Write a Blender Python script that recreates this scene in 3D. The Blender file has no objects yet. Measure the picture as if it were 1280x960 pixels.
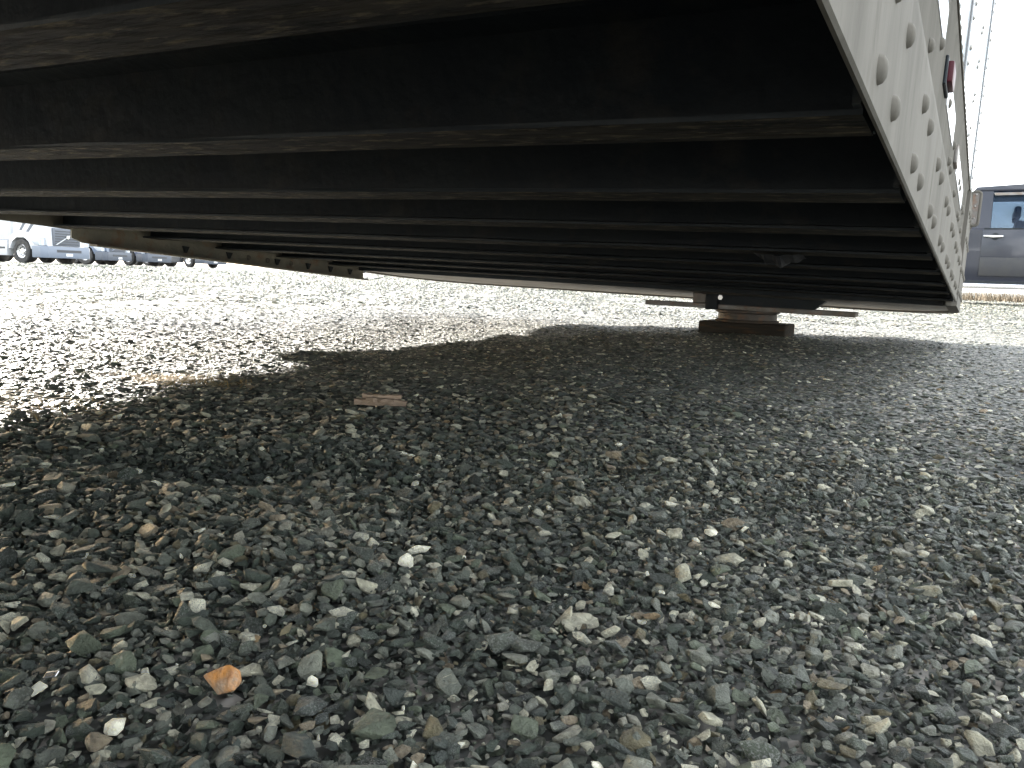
import bpy, bmesh, math, random
import numpy as np
from mathutils import Vector, Matrix, Euler

random.seed(7)
rng = np.random.default_rng(11)
SC = bpy.context.scene
COL = SC.collection
R = math.radians

# ------------------------------------------------------------------ camera
F = 1037.0                                   # focal length in photo pixels (1280 wide)
H = 0.19                                     # camera height above the gravel
def ray(x, y): return np.array([x - 640.0, y - 480.0, F])
def nrm(v): return v / np.linalg.norm(v)
L = nrm(ray(1225, 446))                      # trailer length direction (camera frame)
T = ray(-1200, 238); T = nrm(T - L * (T @ L))  # trailer left
U = nrm(np.cross(L, T)); U = -U if U[1] > 0 else U
G = nrm(np.cross(ray(40, 324), ray(1240, 366))); G = -G if G[1] > 0 else G   # world up
LH = nrm(L - G * (L @ G)); TH = np.cross(G, LH); TH = TH if TH @ T > 0 else -TH
W = np.array([-TH, LH, G])                   # camera frame -> world (X right, Y along trailer, Z up)
def wv(v): return Vector(W @ v)
CAM = Vector((0, 0, H))
cam_d = bpy.data.cameras.new('camera'); cam = bpy.data.objects.new('camera', cam_d); COL.objects.link(cam)
m = Matrix.Identity(4)
for i, v in enumerate(([1, 0, 0], [0, -1, 0], [0, 0, -1])):
    c = wv(np.array(v, float))
    for j in range(3): m[j][i] = c[j]
m.translation = CAM
cam.matrix_world = m
cam_d.sensor_width = 36; cam_d.lens = 36 * F / 1280
cam_d.clip_start = 0.005; cam_d.clip_end = 5000
SC.camera = cam
def ground_pt(x, y):                         # photo pixel -> point on the ground plane
    d = W @ ray(x, y); k = -H / d[2]
    return Vector((d[0] * k, d[1] * k, 0))
def ground_at(x, depth):                     # ground point under pixel column x at a known depth
    y = 345 + (x - 640) * .035
    d = W @ (ray(x, y) * depth / F)
    return Vector((d[0], d[1], 0))

# ------------------------------------------------------------------ sky, sun, exposure
SUN_EL = R(11.2); SUN_LEFT = R(74)           # elevation; angle to the left of +Y
sd = Vector((-math.sin(SUN_LEFT) * math.cos(SUN_EL), math.cos(SUN_LEFT) * math.cos(SUN_EL), math.sin(SUN_EL)))
wd = bpy.data.worlds.new('World'); SC.world = wd; wd.use_nodes = True
nt = wd.node_tree; nt.nodes.clear()
sky = nt.nodes.new('ShaderNodeTexSky'); sky.sky_type = 'NISHITA'; sky.sun_disc = False
sky.sun_elevation = SUN_EL; sky.sun_rotation = -SUN_LEFT
sky.air_density = 1.0; sky.dust_density = 1.2; sky.ozone_density = 1.0
bg = nt.nodes.new('ShaderNodeBackground'); bg.inputs[1].default_value = 0.06
tc = nt.nodes.new('ShaderNodeTexCoord'); mp = nt.nodes.new('ShaderNodeMapping'); mp.inputs['Scale'].default_value = (1.5, 1.5, 5)
nz = nt.nodes.new('ShaderNodeTexNoise'); nz.inputs['Scale'].default_value = 2.2; nz.inputs['Detail'].default_value = 6
cr = nt.nodes.new('ShaderNodeValToRGB'); cr.color_ramp.elements[0].position = .40; cr.color_ramp.elements[1].position = .66
mx = nt.nodes.new('ShaderNodeMix'); mx.data_type = 'RGBA'; mx.inputs['B'].default_value = (19, 19.2, 19.5, 1)
mu = nt.nodes.new('ShaderNodeMath'); mu.operation = 'MULTIPLY'; mu.inputs[1].default_value = .8
out = nt.nodes.new('ShaderNodeOutputWorld')
nt.links.new(tc.outputs['Generated'], mp.inputs[0]); nt.links.new(mp.outputs[0], nz.inputs[0])
nt.links.new(nz.outputs[0], cr.inputs[0]); nt.links.new(cr.outputs[0], mu.inputs[0]); nt.links.new(mu.outputs[0], mx.inputs['Factor'])
nt.links.new(sky.outputs[0], mx.inputs['A']); nt.links.new(mx.outputs['Result'], bg.inputs[0]); nt.links.new(bg.outputs[0], out.inputs[0])
sl = bpy.data.lights.new('sun', 'SUN'); sl.energy = 5.0; sl.angle = R(.5); sl.color = (1, .95, .87)
so = bpy.data.objects.new('sun', sl); COL.objects.link(so)
so.rotation_euler = sd.to_track_quat('Z', 'Y').to_euler(); so.location = (-20, 20, 20)
SC.view_settings.view_transform = 'Standard'; SC.view_settings.look = 'None'
SC.view_settings.gamma = 1; SC.view_settings.exposure = 3.15
SC.render.engine = 'CYCLES'
SC.cycles.max_bounces = 6; SC.cycles.diffuse_bounces = 4

# ------------------------------------------------------------------ materials
MATS = {}
def mat(name, col, rough=.6, metal=0., noise=None, nscale=8., bump=0., bscale=60., coat=0., spec=.5, detail=6., lo=.4, hi=.65, stretch=None, third=None):
    if name in MATS: return MATS[name]
    mt = bpy.data.materials.new(name); mt.use_nodes = True
    t = mt.node_tree; b = t.nodes['Principled BSDF']
    b.inputs['Base Color'].default_value = (*col, 1); b.inputs['Roughness'].default_value = rough
    b.inputs['Metallic'].default_value = metal; b.inputs['Coat Weight'].default_value = coat
    b.inputs['Specular IOR Level'].default_value = spec
    tcn = t.nodes.new('ShaderNodeTexCoord'); src = tcn.outputs['Object']
    if stretch:
        mpn = t.nodes.new('ShaderNodeMapping'); mpn.inputs['Scale'].default_value = stretch
        t.links.new(src, mpn.inputs[0]); src = mpn.outputs[0]
    prev = None
    for k, c2 in enumerate([noise, third]):
        if not c2: continue
        n = t.nodes.new('ShaderNodeTexNoise'); n.inputs['Scale'].default_value = nscale * (1 + 1.7 * k); n.inputs['Detail'].default_value = detail
        n.inputs['Roughness'].default_value = .65
        r = t.nodes.new('ShaderNodeValToRGB'); r.color_ramp.elements[0].position = lo + .12 * k; r.color_ramp.elements[1].position = hi + .1 * k
        x = t.nodes.new('ShaderNodeMix'); x.data_type = 'RGBA'
        x.inputs['A'].default_value = (*col, 1); x.inputs['B'].default_value = (*c2, 1)
        t.links.new(src, n.inputs[0]); t.links.new(n.outputs[0], r.inputs[0]); t.links.new(r.outputs[0], x.inputs['Factor'])
        if prev: t.links.new(prev.outputs['Result'], x.inputs['A'])
        t.links.new(x.outputs['Result'], b.inputs['Base Color']); prev = x
    if bump:
        n = t.nodes.new('ShaderNodeTexNoise'); n.inputs['Scale'].default_value = bscale; n.inputs['Detail'].default_value = 8
        bp = t.nodes.new('ShaderNodeBump'); bp.inputs['Strength'].default_value = bump; bp.inputs['Distance'].default_value = .01
        t.links.new(src, n.inputs[0]); t.links.new(n.outputs[0], bp.inputs['Height']); t.links.new(bp.outputs[0], b.inputs['Normal'])
    MATS[name] = mt
    return mt

def stone_material():
    mt = bpy.data.materials.new('crushed_stone'); mt.use_nodes = True
    t = mt.node_tree; b = t.nodes['Principled BSDF']; N = t.nodes.new; K = t.links.new
    oi = N('ShaderNodeObjectInfo'); tcn = N('ShaderNodeTexCoord')
    ramp = N('ShaderNodeValToRGB'); rp = ramp.color_ramp; rp.interpolation = 'CONSTANT'
    kinds = [(0, (.040, .050, .044)), (.16, (.060, .068, .062)), (.30, (.028, .034, .031)), (.42, (.085, .092, .086)), (.52, (.048, .056, .056)),
             (.60, (.12, .125, .115)), (.68, (.075, .088, .070)), (.74, (.17, .165, .15)), (.80, (.050, .060, .050)), (.83, (.25, .24, .21)),
             (.89, (.17, .140, .110)), (.925, (.31, .30, .27)), (.96, (.10, .088, .06)), (.982, (.19, .135, .085)), (.988, (.50, .48, .44))]
    kinds = [(p, tuple(v * k * min(1.0 if c[1] < .2 else 1.15, (c[1] / .1) ** .22) for v, k in zip(c, (2.06, 2.04, 1.74)))) for p, c in kinds]
    rp.elements[0].color = (*kinds[0][1], 1)
    rp.elements.remove(rp.elements[1])
    for p, c in kinds[1:]:
        e = rp.elements.new(p); e.color = (*c, 1)
    K(oi.outputs['Random'], ramp.inputs[0])
    # offset texture per stone
    add = N('ShaderNodeVectorMath'); add.operation = 'ADD'; ml = N('ShaderNodeMath'); ml.operation = 'MULTIPLY'; ml.inputs[1].default_value = 57.0
    K(oi.outputs['Random'], ml.inputs[0]); K(tcn.outputs['Object'], add.inputs[0]); K(ml.outputs[0], add.inputs[1])
    n1 = N('ShaderNodeTexNoise'); n1.inputs['Scale'].default_value = 2.2; n1.inputs['Detail'].default_value = 5; K(add.outputs[0], n1.inputs[0])
    mr = N('ShaderNodeMapRange'); mr.inputs['From Min'].default_value = .3; mr.inputs['From Max'].default_value = .7; mr.inputs['To Min'].default_value = .55; mr.inputs['To Max'].default_value = 1.5
    K(n1.outputs[0], mr.inputs[0])
    hs = N('ShaderNodeHueSaturation'); K(ramp.outputs[0], hs.inputs['Color']); K(mr.outputs[0], hs.inputs['Value'])
    # mineral speckle on some of the stones
    n2 = N('ShaderNodeTexNoise'); n2.inputs['Scale'].default_value = 20; n2.inputs['Detail'].default_value = 3; K(add.outputs[0], n2.inputs[0])
    r2 = N('ShaderNodeValToRGB'); r2.color_ramp.elements[0].position = .52; r2.color_ramp.elements[1].position = .60; K(n2.outputs[0], r2.inputs[0])
    fr = N('ShaderNodeMath'); fr.operation = 'MULTIPLY'; fr.inputs[1].default_value = 7.3; K(oi.outputs['Random'], fr.inputs[0])
    fr2 = N('ShaderNodeMath'); fr2.operation = 'FRACT'; K(fr.outputs[0], fr2.inputs[0])
    r3 = N('ShaderNodeValToRGB'); r3.color_ramp.elements[0].position = .55; r3.color_ramp.elements[1].position = .9; K(fr2.outputs[0], r3.inputs[0])
    mm = N('ShaderNodeMath'); mm.operation = 'MULTIPLY'; K(r2.outputs[0], mm.inputs[0]); K(r3.outputs[0], mm.inputs[1])
    m2 = N('ShaderNodeMath'); m2.operation = 'MULTIPLY'; m2.inputs[1].default_value = .6; K(mm.outputs[0], m2.inputs[0])
    x = N('ShaderNodeMix'); x.data_type = 'RGBA'; x.inputs['B'].default_value = (.34, .34, .32, 1)
    K(hs.outputs[0], x.inputs['A']); K(m2.outputs[0], x.inputs['Factor']); K(x.outputs['Result'], b.inputs['Base Color'])
    b.inputs['Roughness'].default_value = .48; b.inputs['Specular IOR Level'].default_value = .5
    n4 = N('ShaderNodeTexNoise'); n4.inputs['Scale'].default_value = 6.5; n4.inputs['Detail'].default_value = 8; n4.inputs['Roughness'].default_value = .7; K(add.outputs[0], n4.inputs[0])
    bp = N('ShaderNodeBump'); bp.inputs['Strength'].default_value = .8; bp.inputs['Distance'].default_value = .14
    K(n4.outputs[0], bp.inputs['Height']); K(bp.outputs[0], b.inputs['Normal'])
    return mt
STONE = stone_material()

def ground_material():
    mt = bpy.data.materials.new('gravel_bed'); mt.use_nodes = True
    t = mt.node_tree; b = t.nodes['Principled BSDF']; N = t.nodes.new; K = t.links.new
    tcn = N('ShaderNodeTexCoord')
    v = N('ShaderNodeTexVoronoi'); v.inputs['Scale'].default_value = 85; K(tcn.outputs['Object'], v.inputs[0])
    sep = N('ShaderNodeSeparateColor'); K(v.outputs['Color'], sep.inputs[0])
    r = N('ShaderNodeValToRGB'); e = r.color_ramp.elements
    e[0].color = (.02, .023, .02, 1); e[1].color = (.26, .24, .21, 1); e[1].position = 1
    for p, c in ((.35, (.07, .072, .064)), (.65, (.12, .12, .105)), (.85, (.18, .17, .15))):
        k = e.new(p); k.color = (*c, 1)
    K(sep.outputs[0], r.inputs[0]); K(r.outputs[0], b.inputs['Base Color'])
    b.inputs['Roughness'].default_value = .7
    v2 = N('ShaderNodeTexVoronoi'); v2.inputs['Scale'].default_value = 85; v2.feature = 'SMOOTH_F1'; K(tcn.outputs['Object'], v2.inputs[0])
    inv = N('ShaderNodeMath'); inv.operation = 'SUBTRACT'; inv.inputs[0].default_value = 1; K(v2.outputs['Distance'], inv.inputs[1])
    bp = N('ShaderNodeBump'); bp.inputs['Strength'].default_value = 1; bp.inputs['Distance'].default_value = .012
    K(inv.outputs[0], bp.inputs['Height']); K(bp.outputs[0], b.inputs['Normal'])
    return mt
GRAVEL = ground_material()

BLACK = mat('black_chassis_paint', (.008, .012, .016), .6, spec=.3, noise=(.015, .020, .022), nscale=3.5, third=(.035, .032, .028), bump=.25, bscale=40, lo=.42, hi=.66)
FLANGE = mat('dusty_flange_paint', (.011, .011, .010), .9, noise=(.036, .031, .022), nscale=20, third=(.15, .12, .078), spec=.1, bump=1.0, bscale=40, lo=.42, hi=.60, stretch=(.4, 1.6, 1.6))
FLOOR = mat('tarred_floor_boards', (.018, .019, .02), .7, noise=(.04, .038, .034), nscale=4, bump=.2)
RAIL = mat('grey_white_rail_paint', (.150, .139, .120), .85, noise=(.103, .095, .081), nscale=5, third=(.07, .062, .05), spec=.08, bump=.08, bscale=30, lo=.45, hi=.72, stretch=(1, 1.6, .5))
PANEL = mat('glossy_white_panel', (.24, .245, .25), .2, coat=.5, noise=(.20, .20, .195), nscale=2.5, bump=.03, bscale=3, lo=.5, hi=.8)
RIVET = mat('rivet_metal', (.40, .39, .37), .4, .55, noise=(.28, .26, .23), nscale=20)
BRACK = mat('galvanised_grey', (.22, .21, .20), .5, .3, noise=(.13, .11, .09), nscale=9, third=(.20, .10, .05), bump=.2)
RUSTY = mat('rusted_olive_steel', (.16, .155, .13), .7, noise=(.24, .22, .175), nscale=6, third=(.20, .095, .045), bump=.4, bscale=50)
NOSE = mat('weathered_nose_plate', (.20, .18, .15), .6, noise=(.12, .10, .08), nscale=4, third=(.28, .22, .15), bump=.2)
WOOD = mat('weathered_timber', (.035, .029, .023), .9, spec=.15, noise=(.02, .017, .014), nscale=7, stretch=(.4, 4, 4), bump=.5, bscale=30, third=(.12, .06, .025))
SPLINT = mat('fresh_split_wood', (.28, .20, .14), .75, noise=(.17, .12, .085), nscale=30, stretch=(.3, 4, 4), bump=.5, bscale=60)
STRAW = mat('dry_straw', (.42, .30, .13), .7, noise=(.30, .20, .08), nscale=10)
TAPE = mat('white_reflective_tape', (.62, .62, .64), .25, noise=(.5, .5, .52), nscale=12)
REDL = mat('dark_red_lens', (.06, .008, .014), .45, spec=.2)
RUBBER = mat('tyre_rubber', (.022, .022, .023), .75, noise=(.05, .047, .042), nscale=6, bump=.2)
CHROME = mat('bright_alloy', (.62, .62, .63), .25, .9)
GLASS = None
def glass(name, tint, rough=.02):
    if name in MATS: return MATS[name]
    mt = bpy.data.materials.new(name); mt.use_nodes = True
    b = mt.node_tree.nodes['Principled BSDF']; b.inputs['Base Color'].default_value = (*tint, 1)
    b.inputs['Transmission Weight'].default_value = 1; b.inputs['Roughness'].default_value = rough; b.inputs['IOR'].default_value = 1.02
    b.inputs['Coat Weight'].default_value = .6; b.inputs['Coat Roughness'].default_value = .03
    MATS[name] = mt
    return mt

# ------------------------------------------------------------------ mesh helpers
def obj(name, bm, material, parent=None, smooth=False, loc=None):
    me = bpy.data.meshes.new(name)
    bmesh.ops.recalc_face_normals(bm, faces=bm.faces)
    if smooth:
        for f in bm.faces: f.smooth = True
        for e in bm.edges:
            if len(e.link_faces) == 2 and e.calc_face_angle(0) > R(38): e.smooth = False
    bm.to_mesh(me); bm.free()
    me.materials.append(material)
    o = bpy.data.objects.new(name, me); COL.objects.link(o)
    if parent: o.parent = parent
    if loc is not None: o.location = loc
    return o
def inst(name, me, parent=None, loc=(0, 0, 0), rot=None, scale=None):
    o = bpy.data.objects.new(name, me); COL.objects.link(o)
    if parent: o.parent = parent
    o.location = loc
    if rot: o.rotation_euler = rot
    if scale: o.scale = scale
    return o
def box(bm, x0, x1, y0, y1, z0, z1, bev=0.):
    vs = [bm.verts.new((x, y, z)) for x in (x0, x1) for y in (y0, y1) for z in (z0, z1)]
    fs = [bm.faces.new([vs[i] for i in q]) for q in ((0, 1, 3, 2), (4, 6, 7, 5), (0, 4, 5, 1), (2, 3, 7, 6), (0, 2, 6, 4), (1, 5, 7, 3))]
    if bev:
        es = list({e for f in fs for e in f.edges})
        bmesh.ops.bevel(bm, geom=es, offset=bev, segments=2, profile=.5, affect='EDGES')
    return vs
def BOX(*a, **k):
    bm = bmesh.new(); box(bm, *a, **k); return bm
def prism(bm, poly, a0, a1, axis='x', bev=0.):
    """extrude a closed 2-D polygon along an axis; poly is (y,z) for x, (x,z) for y, (x,y) for z"""
    def P(p, a): return {'x': (a, p[0], p[1]), 'y': (p[0], a, p[1]), 'z': (p[0], p[1], a)}[axis]
    A = [bm.verts.new(P(p, a0)) for p in poly]; B = [bm.verts.new(P(p, a1)) for p in poly]
    n = len(poly)
    fs = [bm.faces.new(A), bm.faces.new(B[::-1])]
    for i in range(n): fs.append(bm.faces.new((A[i], A[(i + 1) % n], B[(i + 1) % n], B[i])))
    if bev:
        bmesh.ops.bevel(bm, geom=list({e for f in fs[:2] for e in f.edges}), offset=bev, segments=2, profile=.5, affect='EDGES')
def PRISM(*a, **k):
    bm = bmesh.new(); prism(bm, *a, **k); return bm
def cyl(bm, p0, p1, r0, r1=None, n=20, cap=True):
    r1 = r0 if r1 is None else r1
    p0, p1 = Vector(p0), Vector(p1); q = (p1 - p0).to_track_quat('Z', 'Y')
    A, B = [], []
    for i in range(n):
        a = 2 * math.pi * i / n; d = q @ Vector((math.cos(a), math.sin(a), 0))
        A.append(bm.verts.new(p0 + d * r0)); B.append(bm.verts.new(p1 + d * r1))
    for i in range(n): bm.faces.new((A[i], A[(i + 1) % n], B[(i + 1) % n], B[i]))
    if cap: bm.faces.new(A[::-1]); bm.faces.new(B)
def lathe(bm, prof, axis_o, axis, n=28):
    """prof: (distance along axis, radius)"""
    o = Vector(axis_o); q = Vector(axis).to_track_quat('Z', 'Y'); rings = []
    for (a, r) in prof:
        rings.append([bm.verts.new(o + q @ Vector((r * math.cos(2 * math.pi * i / n), r * math.sin(2 * math.pi * i / n), a))) for i in range(n)])
    for k in range(len(rings) - 1):
        for i in range(n): bm.faces.new((rings[k][i], rings[k][(i + 1) % n], rings[k + 1][(i + 1) % n], rings[k + 1][i]))
def tube(bm, pts, r, n=8):
    for a, b in zip(pts[:-1], pts[1:]): cyl(bm, a, b, r, n=n)
def thing(name, label, cat, loc=(0, 0, 0), rotz=0, group=None):
    o = bpy.data.objects.new(name, None); COL.objects.link(o); o.empty_display_size = .2
    o.location = loc; o.rotation_euler = (0, 0, rotz); o['label'] = label; o['category'] = cat
    if group: o['group'] = group
    return o
def tag(o, label, cat, group=None):
    o['label'] = label; o['category'] = cat
    if group: o['group'] = group
    return o
def dup(root, loc, rotz, label, swap=None):
    r = root.copy(); COL.objects.link(r); r.location = loc; r.rotation_euler = (0, 0, rotz); r['label'] = label
    def cp(src, par):
        for ch in list(src.children):
            c = ch.copy(); COL.objects.link(c); c.parent = par
            if swap and ch.data and ch.data.materials and ch.data.materials[0] in swap:
                c.data = ch.data.copy(); c.data.materials[0] = swap[ch.data.materials[0]]
            cp(ch, c)
    cp(root, r)
    return r

# ------------------------------------------------------------------ ground
def smooth_noise(seed, n=10, wl=(.12, .9), amp=.0028):
    r = np.random.default_rng(seed); ks = []
    for i in range(n):
        w = math.exp(r.uniform(math.log(wl[0]), math.log(wl[1]))); a = r.uniform(0, 2 * math.pi)
        ks.append((2 * math.pi / w * math.cos(a), 2 * math.pi / w * math.sin(a), r.uniform(0, 6.28), amp * (w / wl[1]) ** .7 * r.uniform(.5, 1)))
    return ks
NK = smooth_noise(3)
def gz(x, y):
    z = 0 * x
    for kx, ky, p, a in NK: z = z + a * np.sin(kx * x + ky * y + p)
    d = np.sqrt(x * x + y * y)
    z = z * np.clip(1.3 - d / 30, .2, 1)
    def g(cx, cy, sx, sy, ang, h):
        c, s = math.cos(ang), math.sin(ang); dx, dy = x - cx, y - cy
        return h * np.exp(-(((dx * c + dy * s) / sx) ** 2 + ((-dx * s + dy * c) / sy) ** 2))
    z = z + g(P_dip.x, P_dip.y, .16, .05, .3, -.022) + g(P_dip.x + .05, P_dip.y + .14, .3, .07, .3, .003)
    z = z + g(-1.9, 2.5, .72, 1.0, 0, -.05)
    z = z + g(P_bed.x, P_bed.y, .30, .10, -.2, .008)
    return z
P_dip = ground_pt(265, 585); P_bed = ground_pt(330, 690)
def axis_lines(lo, hi, fine):
    a = list(np.arange(lo, hi, fine)); s = fine; x = hi
    while x < 420: a.append(x); s *= 1.22; x += s
    s = fine; x = lo - fine; pre = []
    while x > -420: pre.append(x); s *= 1.22; x -= s
    return np.array(pre[::-1] + a)
xs = axis_lines(-2.6, .8, .03); ys = axis_lines(-.3, 3.6, .03)
XX, YY = np.meshgrid(xs, ys); DD = np.hypot(XX, YY); ZZ = gz(XX, YY) + np.interp(DD, [0, .9, 1.4, 4, 30], [-.008, -.005, .0008, .002, .004])
nx, ny = len(xs), len(ys)
verts = np.stack([XX.ravel(), YY.ravel(), ZZ.ravel()], 1)
idx = np.arange(nx * ny).reshape(ny, nx)
faces = np.stack([idx[:-1, :-1].ravel(), idx[:-1, 1:].ravel(), idx[1:, 1:].ravel(), idx[1:, :-1].ravel()], 1)
me = bpy.data.meshes.new('ground'); me.from_pydata(verts.tolist(), [], faces.tolist()); me.materials.append(GRAVEL)
for p in me.polygons: p.use_smooth = True
ground = bpy.data.objects.new('ground', me); COL.objects.link(ground); ground['kind'] = 'structure'

# ---- crushed stone: rock shapes shared by every stone
def rock_mesh(i):
    r = random.Random(100 + i); bm = bmesh.new()
    fx, fy, fz = 1, r.uniform(.55, .95), r.uniform(.26, .60)
    for k in range(r.randint(9, 14)):
        v = Vector((r.gauss(0, 1), r.gauss(0, 1), r.gauss(0, 1))).normalized() * r.uniform(.86, 1.05)
        v = Vector([math.copysign(abs(c) ** .8, c) for c in v])
        bm.verts.new((v.x * fx * .5, v.y * fy * .5, v.z * fz * .5))
    g = bmesh.ops.convex_hull(bm, input=bm.verts)
    bmesh.ops.delete(bm, geom=[v for v in bm.verts if not v.link_faces], context='VERTS')
    bmesh.ops.dissolve_limit(bm, angle_limit=R(14), verts=bm.verts, edges=bm.edges)
    bmesh.ops.bevel(bm, geom=list(bm.edges), offset=r.uniform(.012, .03), segments=1, profile=.6, affect='EDGES', clamp_overlap=True)
    bmesh.ops.recalc_face_normals(bm, faces=bm.faces)
    bmesh.ops.triangulate(bm, faces=[f for f in bm.faces if len(f.verts) > 4])
    for f in bm.faces: f.smooth = True
    for e in bm.edges:
        if len(e.link_faces) == 2 and e.calc_face_angle(0) > R(24): e.smooth = False
    me = bpy.data.meshes.new('stone'); bm.to_mesh(me); bm.free(); me.materials.append(STONE)
    return me
ROCKS = [rock_mesh(i) for i in range(28)]
rock_col = bpy.data.collections.new('stone_shapes')      # not linked to the scene: source shapes only
for i, me in enumerate(ROCKS):
    o = bpy.data.objects.new('stone_shape_%02d' % i, me); rock_col.objects.link(o)

def ring(d0, d1, cell, smin, smax, a0=R(-84), a1=R(38), zoff=0., tilt=.45):
    """jittered grid of stones between two distances from the camera's foot"""
    n = int(2 * d1 / cell) + 2
    gx, gy = np.meshgrid(np.arange(n) * cell - d1, np.arange(n) * cell - d1 * .3)
    gx = gx + (np.arange(n) % 2 * cell * .5)[:, None]
    x = gx.ravel() + rng.uniform(-.42, .42, gx.size) * cell; y = gy.ravel() + rng.uniform(-.42, .42, gx.size) * cell
    d = np.hypot(x, y); a = np.arctan2(x, y)
    k = (d >= d0) & (d < d1) & (((a > a0) & (a < a1)) | ((d < .9) & (y > -.12)))
    x, y = x[k], y[k]; m_ = len(x)
    s = smin * (smax / smin) ** (rng.beta(1.3, 2.6, m_))
    s = s * np.interp(np.arctan2(x, np.maximum(y, .01)), [-1.1, -.45, .1], [1.12, .98, .80])
    rot = np.stack([rng.normal(0, tilt, m_), rng.normal(0, tilt, m_), rng.uniform(0, 6.283, m_)], 1)
    far = np.clip((np.hypot(x, y) - .7) / .8, 0, 1)
    z = gz(x, y) + zoff * (1 - .7 * far) + s * (.08 - .03 * far) + rng.uniform(-.12, .22, m_) * s * (1 - .55 * far)
    sc = s[:, None] * rng.uniform(.82, 1.2, (m_, 3)); sc[:, 2] *= 1 - .42 * far * (np.hypot(x, y) < 9)
    return np.stack([x, y, z], 1), rot, sc
parts = [ring(.0, .95, .0072, .0058, .0185, tilt=.32), ring(.0, 1.0, .0085, .007, .014, zoff=-.006, tilt=.5), ring(.0, .95, .0054, .0025, .0062, zoff=.0, tilt=.7),
         ring(0., .95, .034, .015, .025, zoff=.001, tilt=.25),
         ring(.95, 2.1, .0100, .007, .022, tilt=.2), ring(.95, 2.1, .05, .016, .028, zoff=.001, tilt=.15), ring(2.1, 4.6, .0155, .010, .030, tilt=.18),
         ring(4.6, 9.5, .030, .02, .046, a0=R(-72), a1=R(20), tilt=.18), ring(9.5, 20, .065, .03, .07, a0=R(-70), a1=R(14), tilt=.2), ring(20, 46, .15, .06, .13, a0=R(-70), a1=R(12), tilt=.2)]
PT = np.concatenate([p[0] for p in parts]); RT = np.concatenate([p[1] for p in parts]); SL = np.concatenate([p[2] for p in parts])
# keep clear of the spots where single things lie
P_orange = ground_pt(276, 880); P_chip = ground_pt(476, 506); P_shard = ground_pt(66, 880)
KX = rng.integers(0, len(ROCKS), len(PT))
keep = np.ones(len(PT), bool)
for p, rr in ((P_orange, .007), (P_shard, .005)):
    dd = np.hypot(PT[:, 0] - p.x, PT[:, 1] - p.y) - SL.max(1) * .4
    keep &= ~((dd < rr) & (SL.max(1) > .009))
PT, RT, SL, KX = PT[keep], RT[keep], SL[keep], KX[keep]
# the 300 stones that show largest become objects, the rest is one mass
rel = (PT - np.array(CAM)) @ np.array(m.to_3x3())
dep = -rel[:, 2]; px = 640 + F * rel[:, 0] / dep; py = 480 - F * rel[:, 1] / dep
vis = (dep > .05) & (px > 5) & (px < 1275) & (py < 955) & (py > 480)
app = np.where(vis, SL.max(1) / np.maximum(dep, .05), 0)
app = np.where(PT[:, 2] - gz(PT[:, 0], PT[:, 1]) > 0, app, app * .6)
big = np.argsort(-app)[:300]
for i in big:
    inst('stone', ROCKS[KX[i]], ground, PT[i], tuple(RT[i]), tuple(SL[i]))
rest = np.ones(len(PT), bool); rest[big] = False
PT, RT, SL, KX = PT[rest], RT[rest], SL[rest], KX[rest]
gm = bpy.data.meshes.new('gravel'); gm.vertices.add(len(PT)); gm.vertices.foreach_set('co', PT.astype(np.float32).ravel())
for nm, dat in (('rot', RT), ('scl', SL)):
    at = gm.attributes.new(nm, 'FLOAT_VECTOR', 'POINT'); at.data.foreach_set('vector', dat.astype(np.float32).ravel())
at = gm.attributes.new('pick', 'INT', 'POINT'); at.data.foreach_set('value', KX.astype(np.int32))
gravel = bpy.data.objects.new('gravel', gm); COL.objects.link(gravel); gravel['kind'] = 'stuff'
tag(gravel, 'grey-green crushed stone gravel covering the whole yard', 'gravel')
ng = bpy.data.node_groups.new('scatter_stones', 'GeometryNodeTree')
ng.interface.new_socket('Geometry', in_out='INPUT', socket_type='NodeSocketGeometry'); ng.interface.new_socket('Geometry', in_out='OUTPUT', socket_type='NodeSocketGeometry')
gi = ng.nodes.new('NodeGroupInput'); go = ng.nodes.new('NodeGroupOutput')
ci = ng.nodes.new('GeometryNodeCollectionInfo'); ci.inputs[0].default_value = rock_col; ci.inputs[1].default_value = True; ci.inputs[2].default_value = True
ip = ng.nodes.new('GeometryNodeInstanceOnPoints'); ip.inputs['Pick Instance'].default_value = True
def named(nm, ty):
    a = ng.nodes.new('GeometryNodeInputNamedAttribute'); a.data_type = ty; a.inputs[0].default_value = nm
    return next(o for o in a.outputs if o.enabled and o.name == 'Attribute')
er = ng.nodes.new('FunctionNodeEulerToRotation')
ng.links.new(named('rot', 'FLOAT_VECTOR'), er.inputs[0]); ng.links.new(er.outputs[0], ip.inputs['Rotation'])
ng.links.new(named('scl', 'FLOAT_VECTOR'), ip.inputs['Scale']); ng.links.new(named('pick', 'INT'), ip.inputs['Instance Index'])
ng.links.new(gi.outputs[0], ip.inputs['Points']); ng.links.new(ci.outputs[0], ip.inputs['Instance']); ng.links.new(ip.outputs[0], go.inputs[0])
md = gravel.modifiers.new('scatter', 'NODES'); md.node_group = ng
gravel.data.materials.append(STONE)

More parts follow.
